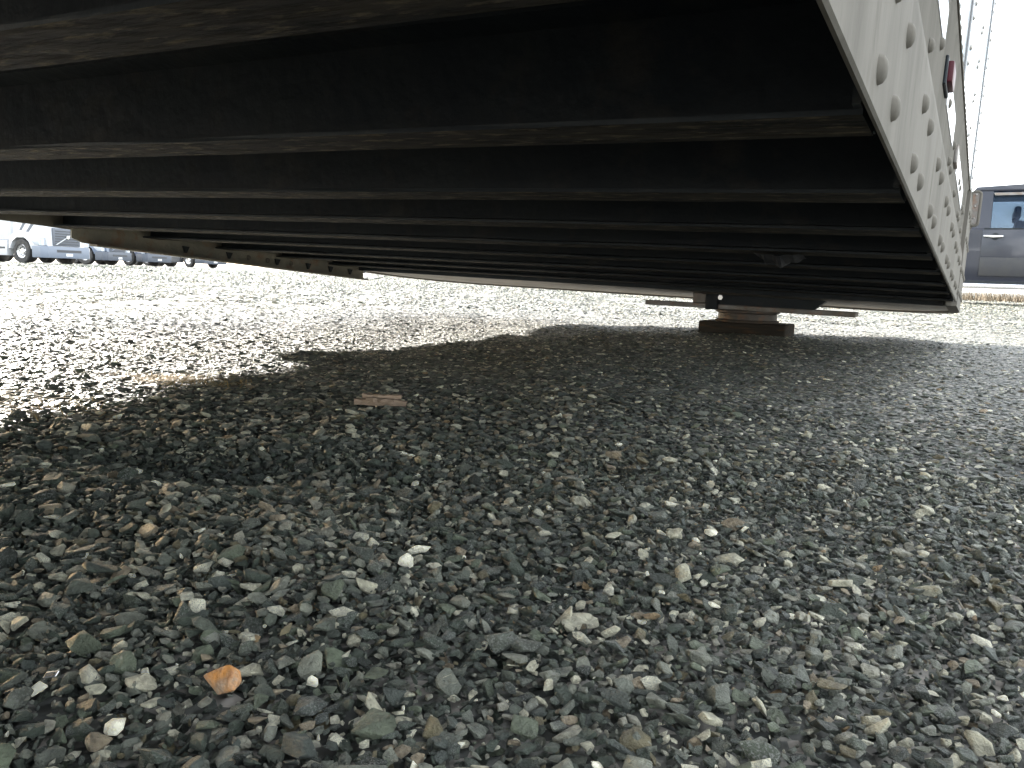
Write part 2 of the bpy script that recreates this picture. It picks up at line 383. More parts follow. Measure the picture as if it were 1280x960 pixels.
# ------------------------------------------------------------------ the trailer
# trailer frame: x right, y along the trailer towards its nose, z up; measured from the camera, then moved to the Empty at its nose
XR, XL = -.081, -2.57            # outer faces of the side walls
ZB = .16                         # underside of the crossmembers
OFF = Vector((-1.325, 3.0, ZB))
trailer = thing('box_trailer', 'white riveted box trailer with its nose sunk low over the gravel', 'trailer')
tm = Matrix.Identity(4)
for i, v in enumerate((-T, L, U)):
    c = wv(v)
    for j in range(3): tm[j][i] = c[j]
tm.translation = CAM + tm.to_3x3() @ OFF
trailer.matrix_world = tm
def tpart(name, bm, material, parent=None, smooth=False):
    bmesh.ops.translate(bm, verts=bm.verts, vec=-OFF)
    return obj(name, bm, material, parent or trailer, smooth)
def tloc(x, y, z): return Vector((x, y, z)) - OFF
YB = -5.2                        # rear of the trailer, behind the camera
YN = 3.30; RC = .34              # where the nose corners begin to round, corner radius
# crossmembers: I-beams across the trailer
def ibeam(x0, x1, d=.102, fw=.064, ft=.006, wt=.005):
    bm = bmesh.new(); a, w = fw / 2, wt / 2
    poly = [(-a, 0), (a, 0), (a, ft * .7), (w, ft * 1.6), (w, d - ft * 1.6), (a, d - ft * .7), (a, d), (-a, d), (-a, d - ft * .7), (-w, d - ft * 1.6), (-w, ft * 1.6), (-a, ft * .7)]
    n = 14
    for k in range(n + 1):
        x = x0 + (x1 - x0) * k / n; jz = random.uniform(-.0004, .0004)
        ringv = [bm.verts.new((x, p[0] + (random.uniform(-.0006, .0006)), p[1] + jz)) for p in poly]
        if k:
            for i in range(len(poly)): bm.faces.new((prev[i], prev[(i + 1) % len(poly)], ringv[(i + 1) % len(poly)], ringv[i]))
        else: bm.faces.new(ringv)
        prev = ringv
    bm.faces.new(prev[::-1])
    return bm
CY = [.352 + .311 * k for k in range(-17, 9)]
beams = []
for k in range(3):
    bm = ibeam(XL + .02, XR - .0095)
    o = obj('crossmember', bm, BLACK, trailer); beams.append(o)
    o.data.materials.append(FLANGE)
    for pg in o.data.polygons:
        if pg.normal.z < -.9 and pg.center.z < .004: pg.material_index = 1
clip_bm = bmesh.new(); box(clip_bm, -.006, 0, -.045, .045, .004, .098); box(clip_bm, -.07, -.006, .008, .014, .012, .09)
clip0 = obj('end_clip', clip_bm, BLACK, beams[0]); clip_me = clip0.data
for k, y in enumerate(CY):
    o = beams[k] if k < 3 else inst('crossmember', beams[k % 3].data, trailer)
    o.location = tloc(0, y, ZB + (.0 if k % 2 else .0015)) 
    c = clip0 if k == 0 else inst('end_clip', clip_me, o)
    c.location = (XR - .0095, 0, 0)
# floor boards lie on the crossmembers
for k in range(16):
    w = (XR - XL - .04) / 16; x0 = XL + .02 + w * k
    tpart('floor_board', BOX(x0 + .0015, x0 + w - .0015, YB, 3.32, ZB + .105 + .001 * (k % 2), ZB + .135), FLOOR)
# right bottom rail: lower band, rounded shoulder, upper band
def rail_poly():
    z0, zs, z1 = ZB - .001, ZB + .160, ZB + .340
    out = [(XR - .0045, z0), (XR - .002, z0), (XR, z0 + .002)]
    out += [(XR, zs - .028), (XR - .0015, zs - .014), (XR - .005, zs - .005), (XR - .011, zs), (XR - .013, zs + .004), (XR - .009, zs + .012)]
    out += [(XR - .008, z1 - .008), (XR - .005, z1 - .004), (XR - .005, z1), (XR - .020, z1), (XR - .020, zs + .01), (XR - .0045, zs - .03)]
    return out
RAIL_END = 2.86
rail = tpart('bottom_rail', PRISM(rail_poly(), YB, RAIL_END, 'y'), RAIL, smooth=True)
# rivets of the lower band: a pair of two rows at every crossmember
def dome_mesh(r, h, n=12, mat_=RIVET):
    bm = bmesh.new(); rings = []
    for a in (0, .35, .7, 1.0):
        rr = r * math.cos(a * math.pi / 2 * .92); zz = h * math.sin(a * math.pi / 2)
        rings.append([bm.verts.new((zz, rr * math.cos(2 * math.pi * i / n), rr * math.sin(2 * math.pi * i / n))) for i in range(n)])
    for k in range(3):
        for i in range(n): bm.faces.new((rings[k][i], rings[k][(i + 1) % n], rings[k + 1][(i + 1) % n], rings[k + 1][i]))
    bm.faces.new(rings[-1]); 
    bmesh.ops.recalc_face_normals(bm, faces=bm.faces)
    me = bpy.data.meshes.new('rivet')
    for f in bm.faces: f.smooth = True
    bm.to_mesh(me); bm.free(); me.materials.append(mat_)
    return me
RB, RS, RT_ = dome_mesh(.0105, .0065, mat_=RAIL), dome_mesh(.0085, .0055, mat_=RAIL), dome_mesh(.0062, .004, 8, mat_=RIVET)
for y in CY:
    if y < .25: continue
    for dy in (-.05, .05):
        if y + dy < RAIL_END - .02: inst('rivet', RB, rail, tloc(XR - .0004, y + dy, ZB + .026))
        if y + dy + .045 < RAIL_END - .02: inst('rivet', RB, rail, tloc(XR - .0004, y + dy + .045, ZB + .096))
for y in (.62, .93, 1.21, 1.50, 1.80, 1.88, 2.18, 2.26, 2.55, 2.63):
    inst('rivet', RS, rail, tloc(XR - .0084, y, ZB + .235))
for y in (.76, 1.12, 1.76, 1.84, 2.10, 2.4, 2.47, 2.7):
    inst('rivet', RS, rail, tloc(XR - .0084, y - .06, ZB + .185))
# red marker lamp with its wire, reflective tape and a small plate on the upper band
lamp = tpart('marker_lamp', BOX(XR - .008, XR + .0035, 1.335, 1.395, ZB + .222, ZB + .252, bev=.003), REDL, smooth=True)
tpart('lamp_base', BOX(XR - .009, XR - .004, 1.325, 1.405, ZB + .217, ZB + .257, bev=.002), BLACK, lamp)
bm = bmesh.new(); tube(bm, [Vector((XR - .006, 1.41 + .02 * math.sin(a), ZB + .246 + .010 * (1 - math.cos(a)))) for a in np.linspace(0, math.pi, 9)], .002); 
w_ = tpart('lamp_wire', bm, BLACK, lamp)
for w in (lamp,):
    for ch in w.children: ch.location = (0, 0, 0)
for (y0, y1, z0) in ((.9, 1.26, .245), (1.45, 1.74, .22), (2.0, 2.5, .22)):
    tpart('reflective_tape', BOX(XR - .0085, XR - .0072, y0, y1, ZB + z0, ZB + z0 + .05), TAPE)
tpart('small_plate', BOX(XR - .009, XR - .002, 1.86, 1.93, ZB + .215, ZB + .250, bev=.002), BRACK, smooth=True)
# wall panels of the right side with close rivet rows
ZP = ZB + .343
seams = [YB, -3.0, -1.78, -.56, .66, 1.88, 3.06]
for a, b in zip(seams[:-1], seams[1:]):
    bm = bmesh.new(); box(bm, XR - .028, XR - .009, a + .003, b - .003, ZP + .001, ZB + 2.72)
    pn = tpart('wall_panel', bm, PANEL)
    post = tpart('seam_post', BOX(XR - .0095, XR - .0045, b - .05, b + .02, ZP + .0015, ZB + 2.715, bev=.002), PANEL, pn); post.location = (0, 0, 0)
    if b > 0:
        bm = bmesh.new(); me2 = RT_
        def put(me_, y, z, x=XR - .009):
            k = len(bm.verts); bm.from_mesh(me_); bm.verts.ensure_lookup_table()
            bmesh.ops.translate(bm, verts=bm.verts[k:], vec=(x, y, z))
        for z in np.arange(ZP + .06, ZB + 2.68, .085):
            for yy in ((a + b) / 2 - .025, (a + b) / 2 + .025): put(RT_, yy, z + .03 * (yy > (a + b) / 2))
            put(RT_, b - .032, z, XR - .0047); put(RT_, b + .004, z + .04, XR - .0047)
        rv = obj('rivet_rows', bm, RIVET, pn, True); rv['kind'] = 'stuff'
        bmesh_off = rv.data.transform(Matrix.Translation(-OFF))
        y = a + .02
        while y < b - .01:
            inst('rivet', RS, pn, tloc(XR - .0092, y, ZP + .016)); y += .047
tpart('wall_sill', BOX(XR - .012, XR - .002, YB, 3.06, ZP - .004, ZP - .0005, bev=.001), RAIL)
# nose: rounded corners and front sheet
def nose_path(inset=0., n=9):
    pts = []
    r = RC - inset
    for k in range(n + 1):
        a = math.pi / 2 * k / n; pts.append((XR - inset - r + r * math.cos(a), YN + r * math.sin(a)))
    for k in range(n + 1):
        a = math.pi / 2 + math.pi / 2 * k / n; pts.append((XL + inset + r + r * math.cos(a), YN + r * math.sin(a)))
    return pts
def shell(path_o, path_i, z0, z1):
    bm = bmesh.new(); V = [[bm.verts.new((p[0], p[1], z)) for p in path] for path in (path_o, path_i) for z in (z0, z1)]
    n = len(path_o)
    for i in range(n - 1):
        bm.faces.new((V[0][i], V[0][i + 1], V[1][i + 1], V[1][i])); bm.faces.new((V[2][i], V[3][i], V[3][i + 1], V[2][i + 1]))
        bm.faces.new((V[0][i], V[2][i], V[2][i + 1], V[0][i + 1])); bm.faces.new((V[1][i], V[1][i + 1], V[3][i + 1], V[3][i]))
    for i in (0, n - 1): bm.faces.new((V[0][i], V[1][i], V[3][i], V[2][i]))
    return bm
po, pi_ = nose_path(.008), nose_path(.03)
tpart('nose_sheet', shell(po, pi_, ZP, ZB + 2.72), PANEL, smooth=True)
po, pi_ = nose_path(-.001), nose_path(.03)
rp = [(XR + .001, RAIL_END + .03)] + po + [(XL - .001, 3.1)]; ri = [(XR - .03, RAIL_END + .03)] + pi_ + [(XL + .03, 3.1)]
nr = tpart('nose_rail', shell(rp, ri, ZB - .012, ZP - .002), RAIL, smooth=True)
for y in (2.95, 3.03, 3.12, 3.2, 3.28):
    for z in (.03, .10, .2, .28): inst('rivet', RS, nr, tloc(XR + .0005, y, ZB + z))
cp = tpart('corner_panel', BOX(XR - .028, XR - .009, 3.066, YN - .001, ZP + .001, ZB + 2.72), PANEL)
# flat coupler plate under the nose, following its outline
pl = [(XR - .034, 3.02)] + nose_path(.034) + [(XL + .034, 3.02)]
tpart('coupler_plate', PRISM(pl, ZB - .006, ZB + .004, 'z'), NOSE)
tpart('coupler_edge', BOX(XL + .04, XR - .04, 3.0, 3.018, ZB - .008, ZB + .06), BLACK)
# left rail, left wall, roof, rear
tpart('bottom_rail', BOX(XL - .004, XL + .016, YB, 3.095, ZB - .004, ZP), RAIL)
tpart('left_wall', BOX(XL + .003, XL + .02, YB, YN - .002, ZP + .001, ZB + 2.72), PANEL)
tpart('roof', PRISM([(XR - .01, YB)] + nose_path(.012) + [(XL + .01, YB)], ZB + 2.721, ZB + 2.75, 'z'), PANEL)
tpart('rear_door', BOX(XL, (XL + XR) / 2 - .004, YB - .04, YB - .002, ZB + .02, ZB + 2.7), PANEL)
tpart('rear_door', BOX((XL + XR) / 2 + .004, XR, YB - .04, YB - .002, ZB + .02, ZB + 2.7), PANEL)
# hanging bracket plate along the left rail with holes and triangular gussets
xb = XL + .019
bm = bmesh.new()
prof = [(1.62, ZB + .05), (1.62, ZB - .03), (1.66, ZB - .042), (3.00, ZB - .048), (3.05, ZB - .048), (3.05, ZB + .05)]
prism(bm, prof, xb, xb + .008, 'x')
hang = tpart('hanging_plate', bm, RUSTY)
box_l = BOX(xb + .008, xb + .05, 1.68, 3.04, ZB - .049, ZB - .043); tpart('hanging_lip', box_l, RUSTY, hang).location = (0, 0, 0)
tri = bmesh.new(); prism(tri, [(-.014, .012), (.014, .012), (.003, -.012), (-.003, -.012)], 0, .008, 'x'); tri_o = obj('gusset', tri, BLACK, hang, loc=tloc(xb + .008, 2.5, ZB - .02))
for y in (2.05, 2.25, 2.68, 2.82, 2.95): inst('gusset', tri_o.data, hang, tloc(xb + .008, y, ZB - .02))
for y in (2.35, 2.45, 2.58): inst('bolt', RB, hang, tloc(xb + .008, y, ZB - .018))
# torn strip hanging from a crossmember
bm = bmesh.new(); c = Vector((-1.0, 1.61, ZB - .001)); prev = None
r_ = random.Random(5)
for k in range(13):
    t_ = k / 12; x = -.30 - .09 * (1 - t_); w = .012 + .02 * math.sin(t_ * 3.1) + r_.uniform(-.004, .004); dz = .02 * math.sin(t_ * 3.14) + r_.uniform(-.004, .004)
    a = [bm.verts.new((x, 1.592 - w, ZB - .002 - dz * .3)), bm.verts.new((x + r_.uniform(-.004, .004), 1.605, ZB - .004 - dz)), bm.verts.new((x, 1.605 + w, ZB - .003 - dz * .7))]
    if prev:
        for i in (0, 1): bm.faces.new((prev[i], prev[i + 1], a[i + 1], a[i]))
    prev = a
g_ = bmesh.ops.solidify(bm, geom=bm.faces[:], thickness=.0012)
tpart('torn_strip', bm, mat('torn_grey_sheet', (.09, .09, .092), .6, noise=(.04, .04, .042), nscale=30))
# rounded plate standing out from the nose corner
def rr_path(y0, y1, z0, z1, r, n=5):
    pts = []
    for cy, cz, a0 in ((y1 - r, z1 - r, 0), (y0 + r, z1 - r, 90), (y0 + r, z0 + r, 180), (y1 - r, z0 + r, 270)):
        for k in range(n + 1): a = R(a0 + 90 * k / n); pts.append((cy + r * math.cos(a), cz + r * math.sin(a)))
    return pts
cpo = rr_path(XR - .006, XR + .022, ZB + .285, ZB + .400, .010)
hp = tpart('corner_plate', PRISM(cpo, 3.270, 3.278, 'y'), BRACK)
bm = bmesh.new(); tube(bm, [Vector((p[0], 3.272, p[1])) for p in cpo + cpo[:1]], .005)
tpart('plate_rim', bm, RAIL, hp, True)
for z in (.31, .35, .39): inst('bolt', RT_, hp, tloc(XR + .008, 3.269, ZB + z), (0, 0, R(-90)), (.5, .5, .5))

# ------------------------------------------------------------------ stand that carries the nose
PS = ground_pt(930, 417)
stand = thing('nose_stand', 'low rusty steel stand with a flat crossbar on a wooden block under the trailer nose', 'trailer stand', (PS.x, PS.y, float(gz(PS.x, PS.y))), 0)
sx = 1.0
obj('base_block', BOX(-.165, .165, -.06, .12, -.01, .044, bev=.006), WOOD, stand)
bm = bmesh.new(); lathe(bm, [(0, 0), (0, .118), (.006, .122), (.011, .112), (.033, .11), (.038, .122), (.0445, .122), (.0445, 0)], (0, .03, .0445), (0, 0, 1), 32)
obj('pedestal', bm, mat('dark_rusty_iron', (.05, .045, .042), .65, noise=(.09, .07, .055), nscale=9, third=(.16, .08, .04), bump=.3), stand, True)
bar = obj('crossbar', BOX(-.40, .40, -.03, .05, -.009, .009, bev=.002), BRACK, stand)
bar.location = (0, 0, .0985); bar.rotation_euler = (0, R(.7), 0)
obj('gusset', PRISM([(-.14, .1095), (.25, .105), (.30, .142), (-.14, .146)], -.02, .05, 'y'), BLACK, stand)
obj('spacer', BOX(-.205, -.150, -.02, .05, .1105, .150, bev=.002), BRACK, stand)
bm = bmesh.new(); box(bm, -.149, -.10, -.04, .045, .088, .148, bev=.004); bk = obj('bracket', bm, BLACK, stand, True)
bm = bmesh.new(); cyl(bm, (-.088, -.05, .136), (-.088, .02, .136), .010, n=6); obj('bolt', bm, CHROME, stand)

# ------------------------------------------------------------------ small things on the gravel
o = inst('stone', ROCKS[9].copy(), None, (P_orange.x, P_orange.y, float(gz(P_orange.x, P_orange.y)) + .009), (.25, -.35, .4), (.021, .018, .030))
o.name = 'orange_stone'
o.data.materials[0] = mat('orange_rust_stone', (.40, .17, .04), .8, noise=(.24, .19, .14), nscale=2.2, third=(.20, .08, .025), bump=.4, bscale=6)
tag(o, 'bright orange angular stone among grey gravel', 'stone')
bm = bmesh.new()
for k, (a, b) in enumerate(((0, .004), (.006, .0055), (.012, .003))):
    pass
box(bm, -.0032, .0032, -.0016, .0016, 0, .0008, bev=.0003)
bmesh.ops.bend if False else None
o = obj('metal_shard', bm, CHROME); o.location = (P_shard.x, P_shard.y, float(gz(P_shard.x, P_shard.y)) + .012); o.rotation_euler = (R(24), R(-14), R(20))
tag(o, 'tiny shiny metal fragment glinting between dark stones', 'metal scrap')
wc = thing('wood_chip', 'broken reddish wood splinters lying on shaded gravel', 'wood chip', (P_chip.x, P_chip.y, float(gz(P_chip.x, P_chip.y)) + .003), R(28))
r_ = random.Random(9)
for k, (dy, dz, ln, hh) in enumerate(((0, 0, .075, .009), (.008, .009, .055, .006), (-.006, .006, .04, .005))):
    bm = bmesh.new(); prev = None
    for i in range(8):
        x = (i / 7 - .5) * ln; w = .011 * (1 - .5 * abs(i / 7 - .5)) * r_.uniform(.6, 1.1); z1 = hh * r_.uniform(.7, 1.1)
        a = [bm.verts.new(v) for v in ((x, dy - w, dz), (x + r_.uniform(-.002, .002), dy + w, dz), (x, dy + w * .8, dz + z1), (x, dy - w * .7, dz + z1 * r_.uniform(.8, 1.1)))]
        if prev:
            for q in range(4): bm.faces.new((prev[q], prev[(q + 1) % 4], a[(q + 1) % 4], a[q]))
        else: bm.faces.new(a)
        prev = a
    bm.faces.new(prev[::-1]); obj('splinter', bm, SPLINT, wc)
def straw(name, cx, cy, n, rx, ry, hmin, hmax, seed, w=.0016):
    r = random.Random(seed); bm = bmesh.new()
    for k in range(n):
        x, y = cx + r.gauss(0, rx), cy + r.gauss(0, ry); z = float(gz(x, y)); a = r.uniform(0, 6.28); h = r.uniform(hmin, hmax); ln = r.uniform(.012, .045)
        d = Vector((math.cos(a), math.sin(a), 0)); s = Vector((-d.y, d.x, 0)) * w
        p = [Vector((x, y, z + .004)), Vector((x, y, z + .005)) + d * ln * .5 + Vector((0, 0, h)), Vector((x, y, z + .005)) + d * ln + Vector((0, 0, h * r.uniform(.1, 1.1)))]
        v = [bm.verts.new(p[0] - s), bm.verts.new(p[0] + s), bm.verts.new(p[1] + s * .8), bm.verts.new(p[1] - s * .8), bm.verts.new(p[2])]
        bm.faces.new(v[:4]); bm.faces.new((v[3], v[2], v[4]))
    return obj(name, bm, STRAW)
p = ground_pt(225, 480); o = straw('dry_grass', p.x, p.y, 380, .06, .03, .0005, .0055, 1, .0008); tag(o, 'small tuft of dry golden straw at the edge of the trailer shadow', 'dry grass')
p = ground_pt(20, 508); o = straw('dry_grass', p.x, p.y, 160, .08, .04, .0005, .005, 2, .0008); tag(o, 'thin scatter of dry straw on sunlit gravel beside the shadow edge', 'dry grass')

# ------------------------------------------------------------------ pickup truck beyond the trailer
PAINT = mat('dark_blue_grey_paint', (.009, .012, .022), .3, .0, coat=.15, noise=(.012, .015, .025), nscale=1.5, bump=.01, bscale=2)
CLAD = mat('grey_plastic_cladding', (.020, .021, .025), .55, noise=(.028, .028, .028), nscale=5)
INTER = mat('dark_interior', (.03, .03, .032), .8)
TINT = glass('tinted_window', (.26, .36, .52))
pk = thing('pickup_truck', 'dark blue-grey crew cab pickup parked beyond the white trailer nose', 'pickup truck', (.57, 15.0, float(gz(np.array(.57), np.array(15.0)))), 0)
# local: x = forward (image right), y = away from camera; near side at y=0
def arch(cx, r, z0, n=8, rev=False):
    pts = [(cx + r * math.cos(a), z0 + r * math.sin(a)) for a in np.linspace(math.pi, 0, n)]
    return pts[::-1] if rev else pts
WB0, WB1 = -1.75, 1.95           # rear and front axle
body = [(-2.95, .55), (-2.95, 1.12), (-1.0, 1.15), (-.98, 1.19), (1.75, 1.16), (2.05, 1.13), (2.85, 1.02), (2.98, .85), (2.98, .5)]
body += arch(WB1, .46, .42, rev=True)
body += [(WB1 - .5, .36), (WB0 + .5, .36)] + arch(WB0, .46, .42, rev=True)
bm = bmesh.new(); prism(bm, [(a, b) for a, b in body], .02, 1.90, 'y', bev=.035); obj('body', bm, PAINT, pk, True)
# cab pillars, roof, glass
def pillar(x0, x1, x2, x3, z0, z1, nm='pillar'):
    for ys in ((.04, .10), (1.82, 1.88)):
        inn = .12 if ys[0] < 1 else -.12
        bm = bmesh.new()
        lo = [(x0, ys[0], z0), (x1, ys[0], z0), (x1, ys[1], z0), (x0, ys[1], z0)]; hi = [(x2, ys[0] + inn, z1), (x3, ys[0] + inn, z1), (x3, ys[1] + inn, z1), (x2, ys[1] + inn, z1)]
        A = [bm.verts.new(v) for v in lo]; B = [bm.verts.new(v) for v in hi]; bm.faces.new(A); bm.faces.new(B)
        for i in range(4): bm.faces.new((A[i], A[(i + 1) % 4], B[(i + 1) % 4], B[i]))
        obj(nm, bm, PAINT, pk)
pillar(-.98, -.62, -.86, -.62, 1.17, 1.76); pillar(.20, .30, .16, .26, 1.17, 1.76); pillar(1.62, 1.72, .98, 1.08, 1.15, 1.76)
bm = bmesh.new(); prism(bm, [(-.92, 1.75), (-.86, 1.83), (-.2, 1.865), (.6, 1.855), (1.06, 1.79), (1.10, 1.75)], .15, 1.77, 'y', bev=.03); obj('roof', bm, PAINT, pk, True)
for ys in (.055, 1.862):
    inn = .12 if ys < 1 else -.12
    for (a, b, c, d) in ((-.63, .21, -.63, .17), (.29, 1.63, .25, .99)):
        bm = bmesh.new(); vs = [bm.verts.new(v) for v in ((a, ys, 1.17), (b, ys, 1.17), (d, ys + inn, 1.765), (c, ys + inn, 1.765))]
        bm.faces.new(vs); bmesh.ops.solidify(bm, geom=bm.faces[:], thickness=.004); obj('side_window', bm, TINT, pk)
for (xa, xb2, nm) in ((1.72, 1.08, 'windscreen'), (-.97, -.87, 'rear_window')):
    bm = bmesh.new(); vs = [bm.verts.new(v) for v in ((xa, .12, 1.16), (xa, 1.80, 1.16), (xb2, 1.68, 1.765), (xb2, .24, 1.765))]
    bm.faces.new(vs); bmesh.ops.solidify(bm, geom=bm.faces[:], thickness=.004); obj(nm, bm, TINT, pk)
# rear and front doors: skin, window trim, handle
for (x0, x1, hx) in ((-.72, .23, -.70), (.245, 1.45, .27)):
    d = obj('door', BOX(x0, x1, .004, .0195, .44, 1.165, bev=.006), PAINT, pk, True)
    obj('belt_trim', BOX(x0 + .02, x1 - .02, .001, .020, 1.166, 1.186, bev=.003), BLACK, d)
    bm = bmesh.new(); prism(bm, [(hx, 1.075), (hx + .27, 1.07), (hx + .27, 1.045), (hx + .13, 1.035), (hx, 1.05)], -.032, -.008, 'y', bev=.004); obj('door_handle', bm, CHROME, d, True)
    bm = bmesh.new(); cyl(bm, (hx + .16, -.004, 1.055), (hx + .16, .0035, 1.055), .055, n=18); obj('handle_recess', bm, BLACK, d)
    obj('door_cladding', BOX(x0 + .002, x1 - .002, -.008, .003, .45, .735, bev=.004), CLAD, d, True)
bm = bmesh.new(); prism(bm, [(-.62, 1.73), (.17, 1.74), (.17, 1.70), (-.60, 1.69)], .105, .125, 'y'); obj('rain_visor', bm, BRACK, pk)
obj('running_board', BOX(-1.15, 1.35, -.06, .10, .25, .33, bev=.015), CHROME, pk, True)
obj('rocker_panel', BOX(-1.2, 1.4, .03, .12, .33, .43), BLACK, pk)
def wheel(parent, c, r, w, ax, hub=CHROME, rr=.6):
    bm = bmesh.new(); lathe(bm, [(-w / 2, r * rr), (-w / 2, r * .92), (-w * .38, r), (w * .38, r), (w / 2, r * .92), (w / 2, r * rr)], c, ax, 32)
    ty = obj('tyre', bm, RUBBER, parent, True)
    bm = bmesh.new(); lathe(bm, [(w * .42, r * .6), (w * .46, r * .56), (w * .30, r * .5), (w * .18, r * .28), (w * .34, r * .22), (w * .36, .001)], c, ax, 24)
    ri = obj('rim', bm, hub, ty, True)
    bm = bmesh.new()
    q = Vector(ax).normalized().to_track_quat('Z', 'Y')
    for k in range(8):
        a = 2 * math.pi * k / 8; p0 = Vector(c) + q @ Vector((r * .36 * math.cos(a), r * .36 * math.sin(a), w * .20)); cyl(bm, p0, p0 + q @ Vector((0, 0, w * .08)), r * .06, n=8)
    obj('wheel_nuts', bm, BLACK, ty)
    return ty
for wx in (WB0, WB1):
    wheel(pk, (wx, .14, .385), .385, .25, (0, -1, 0)); wheel(pk, (wx, 1.77, .385), .385, .25, (0, 1, 0))
for ys in (.5, 1.4):
    for x in (.0, .95):
        obj('seat', BOX(x - .30, x - .16, ys - .25, ys + .25, .95, 1.32, bev=.04), INTER, pk, True)
        obj('headrest', BOX(x - .32, x - .22, ys - .13, ys + .13, 1.36, 1.55, bev=.035), INTER, pk, True)
bm = bmesh.new(); lathe(bm, [(-.015, .18), (.0, .195), (.015, .18), (0, .165), (-.015, .18)], (1.2, .5, 1.2), (-.9, 0, .4)); obj('steering_wheel', bm, INTER, pk, True)
obj('front_bumper', BOX(2.9, 3.08, .05, 1.87, .45, .70, bev=.04), CHROME, pk, True); obj('rear_bumper', BOX(-3.08, -2.93, .05, 1.87, .48, .68, bev=.03), CHROME, pk, True)
for ys in (.06, 1.56):
    obj('headlight', BOX(2.87, 2.995, ys, ys + .30, .76, .92, bev=.02), TAPE, pk, True); obj('tail_light', BOX(-2.97, -2.93, ys + .02, ys + .2, .7, 1.05, bev=.01), REDL, pk, True)
obj('side_mirror', BOX(1.36, 1.46, -.20, .0, 1.16, 1.36, bev=.03), PAINT, pk, True); obj('side_mirror', BOX(1.36, 1.46, 1.92, 2.12, 1.16, 1.36, bev=.03), PAINT, pk, True)
# dry verge behind the pickup
bm = bmesh.new(); r_ = random.Random(4)
for k in range(9000):
    x, y = r_.uniform(-7, 9), 20.0 + abs(r_.gauss(0, 2.6)); h = r_.uniform(.12, .30); a = r_.uniform(0, 6.28); s = Vector((math.cos(a), math.sin(a), 0)) * .007
    p0 = Vector((x, y, float(0))); t_ = Vector((r_.gauss(0, .05), r_.gauss(0, .05), h))
    bm.faces.new([bm.verts.new(p0 - s), bm.verts.new(p0 + s), bm.verts.new(p0 + t_)])
o = obj('dry_grass_verge', bm, mat('dull_dry_grass', (.10, .072, .04), .8, noise=(.06, .045, .026), nscale=3)); o['kind'] = 'stuff'; tag(o, 'strip of dry tan grass on the ground behind the pickup', 'grass')

